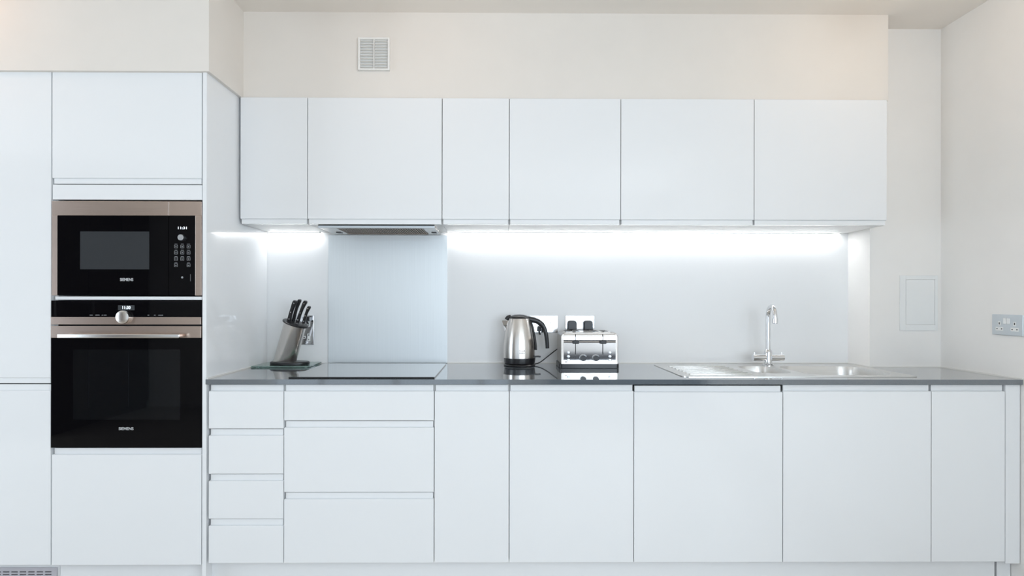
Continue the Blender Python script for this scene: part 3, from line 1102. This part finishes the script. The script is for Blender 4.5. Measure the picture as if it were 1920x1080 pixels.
knives = [  # px of handle base and pommel, half width px, offset in w, label
    ((541.5, 603), (552.5, 563), 3.9, -.010, 'leftmost knife in the block, thick riveted black handle'),
    ((549.5, 603), (561, 561), 3.3, .016, 'second knife from the left, rearmost, hooked black handle'),
    ((557.5, 605), (572, 563.5), 3.5, -.004, 'third knife from the left, long black handle leaning right'),
    ((569, 606), (579, 574), 3.0, -.008, 'rightmost knife in the block, shortest black handle'),
]
for (a, b, hw, ow, lb) in knives:
    Yk = p1c.y + ow
    A = Vector((PX(a[0], Yk, a[1]), Yk, PZ(a[1], Yk, a[0])))
    Yk2 = Yk - .018
    B = Vector((PX(b[0], Yk2, b[1]), Yk2, PZ(b[1], Yk2, b[0])))
    hw = hw / ks
    d = (B - A).normalized()
    r = thing('kitchen_knife', lb, 'knife', A, 'knives in the block')
    s_ = d.cross(Vector((0, -1, 0))).normalized()      # sideways in the picture plane
    if s_.x < 0:
        s_ = -s_
    n_ = d.cross(s_).normalized()
    Lk = (B - A).length
    # handle: flat-sided grip, waisted, with a hooked pommel
    prof = [(0, .85, 0), (.12, .95, 0), (.35, .85, -.10), (.6, .85, -.05), (.8, 1.0, .15), (.92, 1.12, .35), (.98, .95, .45), (1.0, .55, .5)]
    rings = []
    for t, kx, sh in prof:
        c = A + d * (Lk * t) + s_ * (hw * sh)
        ring = []
        for k in range(16):
            th = 2 * PI * k / 16
            ring.append(c + s_ * math.copysign(abs(math.cos(th)) ** .7, math.cos(th)) * hw * kx + n_ * math.copysign(abs(math.sin(th)) ** .7, math.sin(th)) * .0075)
        rings.append(ring)
    bm = BM(); ring_bridge(bm, rings)
    hdl = obj('handle', bm, 'black', r, smooth=True)
    nf = n_ if n_.y < 0 else -n_
    for t, sh in ((.14, 0), (.45, -.08), (.88, .25)):
        c = A + d * (Lk * t) + s_ * hw * sh
        bm = BM(); cyl(bm, c + nf * .006, c + nf * .0079, .0024, .0022, 12)
        obj('rivet', bm, 'chrome', hdl, smooth=True)
    bm = BM()
    cyl(bm, A - d * .008, A + d * .001, hw * .75, hw * .8, 12)
    obj('bolster', bm, 'steel', r)

# ------------------------------------------------------------------ kettle
kf = at(974, 688.3, Z=TOP)
KC = Vector((0, kf.y + .073, 0))
kk = FPX / (KC.y + CAMD)
KC.x = PX(974.3, KC.y, 640)


def kz(py):
    return PZ(py, KC.y, 974)


def kr(px):
    return px / kk


bs = thing('power_stand', 'round black power stand with cable under the kettle', 'power stand', (KC.x, KC.y, TOP))
zb1 = kz(681.3)
bm = BM(); lathe(bm, [(kr(28.5), .0004), (kr(30), .003), (kr(30), zb1 - TOP - .006), (kr(28.3), zb1 - TOP - .001), (.001, zb1 - TOP - .001)], (KC.x, KC.y, TOP), 48)
obj('foot', bm, 'black', bs, smooth=True)
bm = BM()
yb_ = KC.y + .01
tpx = [(1000, 683, KC.y), (1012, 679.5, KC.y + .02), (1026, 669, KC.y + .06), (1042, 656.5, -.03), (1058, 645, -.02), (1066, 630, -.022), (1071, 622, -.018)]
tube(bm, [Vector((PX(x, y, py), y, PZ(py, y, x))) for x, py, y in tpx], .0026, 10, 6)
obj('cable', bm, 'black', bs, smooth=True)

kt = thing('kettle', 'brushed steel jug kettle with black handle and lid', 'kettle', (KC.x, KC.y, zb1))
z0 = kz(681)
bm = BM()
lathe(bm, [(kr(27), 0), (kr(28.6), .003), (kr(29.6), kz(672) - z0), (kr(29.6), kz(670.2) - z0)], (KC.x, KC.y, z0), 48)
obj('lower_band', bm, 'black', kt, smooth=True)
body = [(670, 29.6), (660, 29.8), (648, 29.4), (636, 28.2), (624, 26.2), (614, 24.2), (606, 22.2), (600, 20.6), (597.2, 19.8)]
bm = BM()
lathe(bm, [(kr(r), kz(py) - z0) for py, r in body] + [(kr(17), kz(596.8) - z0)], (KC.x - .003, KC.y, z0), 56)
kb_ = obj('body', bm, 'steel_v', kt, smooth=True)
bm = BM()
lathe(bm, [(kr(18.8), kz(597.2) - z0), (kr(18.2), kz(595) - z0), (kr(15), kz(592.2) - z0), (kr(9), kz(590.2) - z0), (kr(3), kz(589.6) - z0), (.0005, kz(589.5) - z0)], (KC.x - .003, KC.y, z0), 40)
ld = obj('lid', bm, 'black', kt, smooth=True)
bm = BM(); lathe(bm, [(kr(13), kz(594.2) - z0), (kr(14.6), kz(595.2) - z0), (kr(15), kz(596) - z0)], (KC.x - .003, KC.y - .008, z0), 40)
obj('lid_ring', bm, 'polish', ld, smooth=True)


def kp(px, py, dy=0.0):
    return Vector((PX(px, KC.y + dy, py), KC.y + dy, PZ(py, KC.y + dy, px)))


# spout: a V-shaped lip on the left
bm = BM()
rings = []
for (pl, pr, py, hw) in ((941.2, 958, 600.8, .017), (943.5, 956, 609, .013), (946.5, 953, 620, .004)):
    L_, R_ = kp(pl, py), kp(pr, py)
    rings.append([L_ + Vector((0, -.002, 0)), R_ + Vector((0, -hw, 0)), R_ + Vector((0, hw, 0)), L_ + Vector((0, .002, 0))])
ring_bridge(bm, rings)
obj('spout', bm, 'steel_v', kt)
bm = BM()
tube(bm, [kp(949.5, 599.5), kp(952, 595.5), kp(958, 593.5)], .006, 10, 5, flat=1.6)
obj('lid_catch', bm, 'black', kt, smooth=True)
# handle
hp = [kp(988, 597.5), kp(997, 599.5), kp(1008, 602.5), kp(1017, 609.5), kp(1022.5, 621), kp(1025.2, 637), kp(1026.3, 653)]
path = smooth_path(hp, 6)
bm = BM()
rings = []
m_ = len(path)
for i, p in enumerate(path):
    d = (path[min(i + 1, m_ - 1)] - path[max(i - 1, 0)]).normalized()
    s_ = d.cross(Vector((0, 1, 0))).normalized()
    t = i / (m_ - 1)
    hw = (4.9 + .6 * math.sin(PI * min(1, t * 1.6)) - 1.5 * t) / kk
    dw = .0135 - .003 * t
    rings.append([p + s_ * math.copysign(abs(math.cos(a)) ** .75, math.cos(a)) * hw + Vector((0, 1, 0)) * math.copysign(abs(math.sin(a)) ** .75, math.sin(a)) * dw for a in [2 * PI * k / 20 for k in range(20)]])
ring_bridge(bm, rings)
obj('handle', bm, 'black', kt, smooth=True)
bm = BM()
gp = [kp(993.5, 599), kp(997.5, 610), kp(1001.3, 626), kp(1003.7, 642), kp(1005, 656)]
tube(bm, gp, 2.2 / kk, 12, 6, flat=1.9, up=(0, 1, 0))
obj('water_gauge', bm, 'black', kt, smooth=True)
bm = BM()
tube(bm, [kp(1000, 669), kp(1008, 668.3), kp(1013.5, 668.8)], 1.6 / kk, 10, 4, flat=2.6, up=(0, 1, 0))
obj('switch', bm, 'black', kt, smooth=True)
yk = KC.y - kr(29.8) - .0006
for i, (s, py) in enumerate((('Russell', 658.2), ('Hobbs', 662.2))):
    th = math.radians(9)
    xx_ = KC.x - .003 + math.sin(th) * kr(29.9)
    loc = Vector((xx_, KC.y - math.cos(th) * kr(29.9) - .0005, PZ(py, yk, 978)))
    text('lettering', s, .0095, loc, 'dark', kb_, rot=Matrix.Rotation(th, 4, 'Z') @ Matrix.Rotation(PI / 2, 4, 'X'), depth=.0006)

# ------------------------------------------------------------------ toaster
tf = at(1105, 691, Z=TOP)
TY = tf.y
TX0, TX1 = PX(1049.5, TY, 685), PX(1160.8, TY, 685)
TB = -.052
ts = FPX / (TY + CAMD)


def tx(px):
    return PX(px, TY, 655)


def tzz(py):
    return PZ(py, TY, 1105)


to = thing('toaster', 'four-slice polished steel toaster with black base', 'toaster', ((TX0 + TX1) / 2, (TY + TB) / 2, TOP))
zt0, ztp = tzz(682.5), tzz(623.2)
bm = BM()
prism(bm, rrect(TX0 - .001, TX1 + .001, TY - .001, TB + .001, .014), 'z', TOP + .0015, zt0 - .0005)
bs_ = obj('base', bm, 'black', to, smooth=True)
bm = BM()
sx0, sx1 = tx(1052), tx(1159)
outl = rrect(sx0, sx1, zt0, ztp, [.002, .024, .024, .002], 8)
ins = rrect(sx0 + .0025, sx1 - .0025, zt0, ztp - .0025, [.002, .022, .022, .002], 8)
rings = [[Vector((p[0], TY + .004, p[1])) for p in ins], [Vector((p[0], TY + .0065, p[1])) for p in outl],
         [Vector((p[0], TB - .004, p[1])) for p in outl], [Vector((p[0], TB, p[1])) for p in ins]]
ring_bridge(bm, rings)
sh_ = obj('shell', bm, 'toastershell', to, smooth=True)
for k in range(4):
    x0 = sx0 + .028 + (k // 2) * (sx1 - sx0) / 2 + (k % 2) * .045
    part_box('bread_slot', 'blackm', sh_, x0, x0 + .026, TY + .03, TB - .025, ztp - .0008, ztp + .0006)
    bm = BM()
    for y in (TY + .027, TB - .023):
        box(bm, x0 - .002, x0 + .028, y - .002, y + .001, ztp - .0005, ztp + .002, .0005)
    obj('slot_trim', bm, 'polish', sh_)
# mirror front: flat lower part, rolled upper edge
fx0, fx1 = tx(1057), tx(1154.5)
bm = BM()
prof = [(TY + .0045, tzz(682)), (TY + .001, tzz(682)), (TY + .001, tzz(681.5)), (TY + .001, tzz(643)), (TY + .001, tzz(642)), (TY + .0003, tzz(640.5)), (TY - .0002, tzz(638.5)), (TY + .0003, tzz(634)), (TY + .0018, tzz(629)), (TY + .004, tzz(625.4)), (TY + .006, tzz(624.6))]
prism(bm, prof, 'x', fx0, fx1)
fp = obj('front_panel', bm, 'polish', to, smooth=True)
for px_ in (1079.2, 1130.2):
    x = tx(px_)
    lv = part_box('lever_slot', 'blackm', fp, x - .0016, x + .0016, TY - .0008, TY + .003, tzz(664.5), tzz(627))
    part_box('lever', 'black', fp, x - .0145, x + .0145, TY - .016, TY - .001, tzz(644.5), tzz(637.5), .003)
for px_ in (1093.2, 1117):
    c = (tx(px_), TY, tzz(671.3))
    bm = BM(); cyl(bm, (c[0], TY + .0005, c[2]), (c[0], TY - .006, c[2]), 7.0 / ts, 6.6 / ts, 32)
    rg = obj('knob_ring', bm, 'chrome', fp, smooth=True)
    bm = BM(); cyl(bm, (c[0], TY - .006, c[2]), (c[0], TY - .016, c[2]), 5.8 / ts, 5.4 / ts, 32)
    obj('knob', bm, 'black', fp, smooth=True)
for px_ in (1066, 1143.8):
    for py in (661, 668.3, 675.2):
        bm = BM()
        lathe(bm, [(3.2 / ts, 0), (3.2 / ts, .002), (2.4 / ts, .0035), (.0005, .0038)], (tx(px_), TY + .0008, tzz(py)), 20, sx=1, sy=.72, mtx=Matrix.Rotation(PI / 2, 3, 'X'))
        obj('button', bm, 'plate', fp, smooth=True)
for k, ww in enumerate((.007,)):
    part_box('badge', 'dark', fp, tx(1059), tx(1064), TY + .0004, TY + .001, tzz(679.5), tzz(678))

# ------------------------------------------------------------------ sofa behind the camera (the dark shape mirrored in the toaster)
S0, S1, SYB = .55, 2.02, ROOM_B + .06
sf = thing('sofa', 'low charcoal fabric sofa under the window opposite, mirrored in the toaster', 'sofa', ((S0 + S1) / 2, SYB + .42, 0))
part_box('frame', 'sofa', sf, S0, S1, SYB, SYB + .84, .10, .28, .02)
part_box('back', 'sofa', sf, S0, S1, SYB, SYB + .22, .285, .57, .05, smooth=True, seg=3)
for x in (S0, S1 - .17):
    part_box('arm', 'sofa', sf, x, x + .17, SYB + .225, SYB + .84, .285, .50, .04, smooth=True, seg=3)
xm = (S0 + S1) / 2
for x0, x1 in ((S0 + .175, xm - .003), (xm + .003, S1 - .175)):
    part_box('seat_cushion', 'sofa', sf, x0, x1, SYB + .225, SYB + .83, .285, .44, .035, smooth=True, seg=3)
for x in (S0 + .05, S1 - .05):
    for y in (SYB + .05, SYB + .79):
        bm = BM(); cyl(bm, (x, y, .0005), (x, y, .10), .018, .024, 14)
        obj('leg', bm, 'black', sf)

# ------------------------------------------------------------------ wardrobe behind the camera (dark mass mirrored in the oven)
WX, WY0, WY1, WH = ROOM_L + .006, ROOM_B + .03, -3.5, 2.25
wd = thing('wardrobe', 'tall dark wood wardrobe in the far corner, mirrored in the oven glass', 'wardrobe', (WX + .28, (WY0 + WY1) / 2, 0))
part_box('body', 'wardrobe', wd, WX, WX + .55, WY0, WY1, .0005, WH, .003)
for k in range(3):
    a = WY0 + (WY1 - WY0) * k / 3
    b = WY0 + (WY1 - WY0) * (k + 1) / 3
    d_ = part_box('door', 'wardrobe', wd, WX + .5505, WX + .57, a + .003, b - .003, .08, WH - .02, .002)
    part_box('handle', 'steel', d_, WX + .5702, WX + .59, b - .05, b - .038, .95, 1.25, .003)
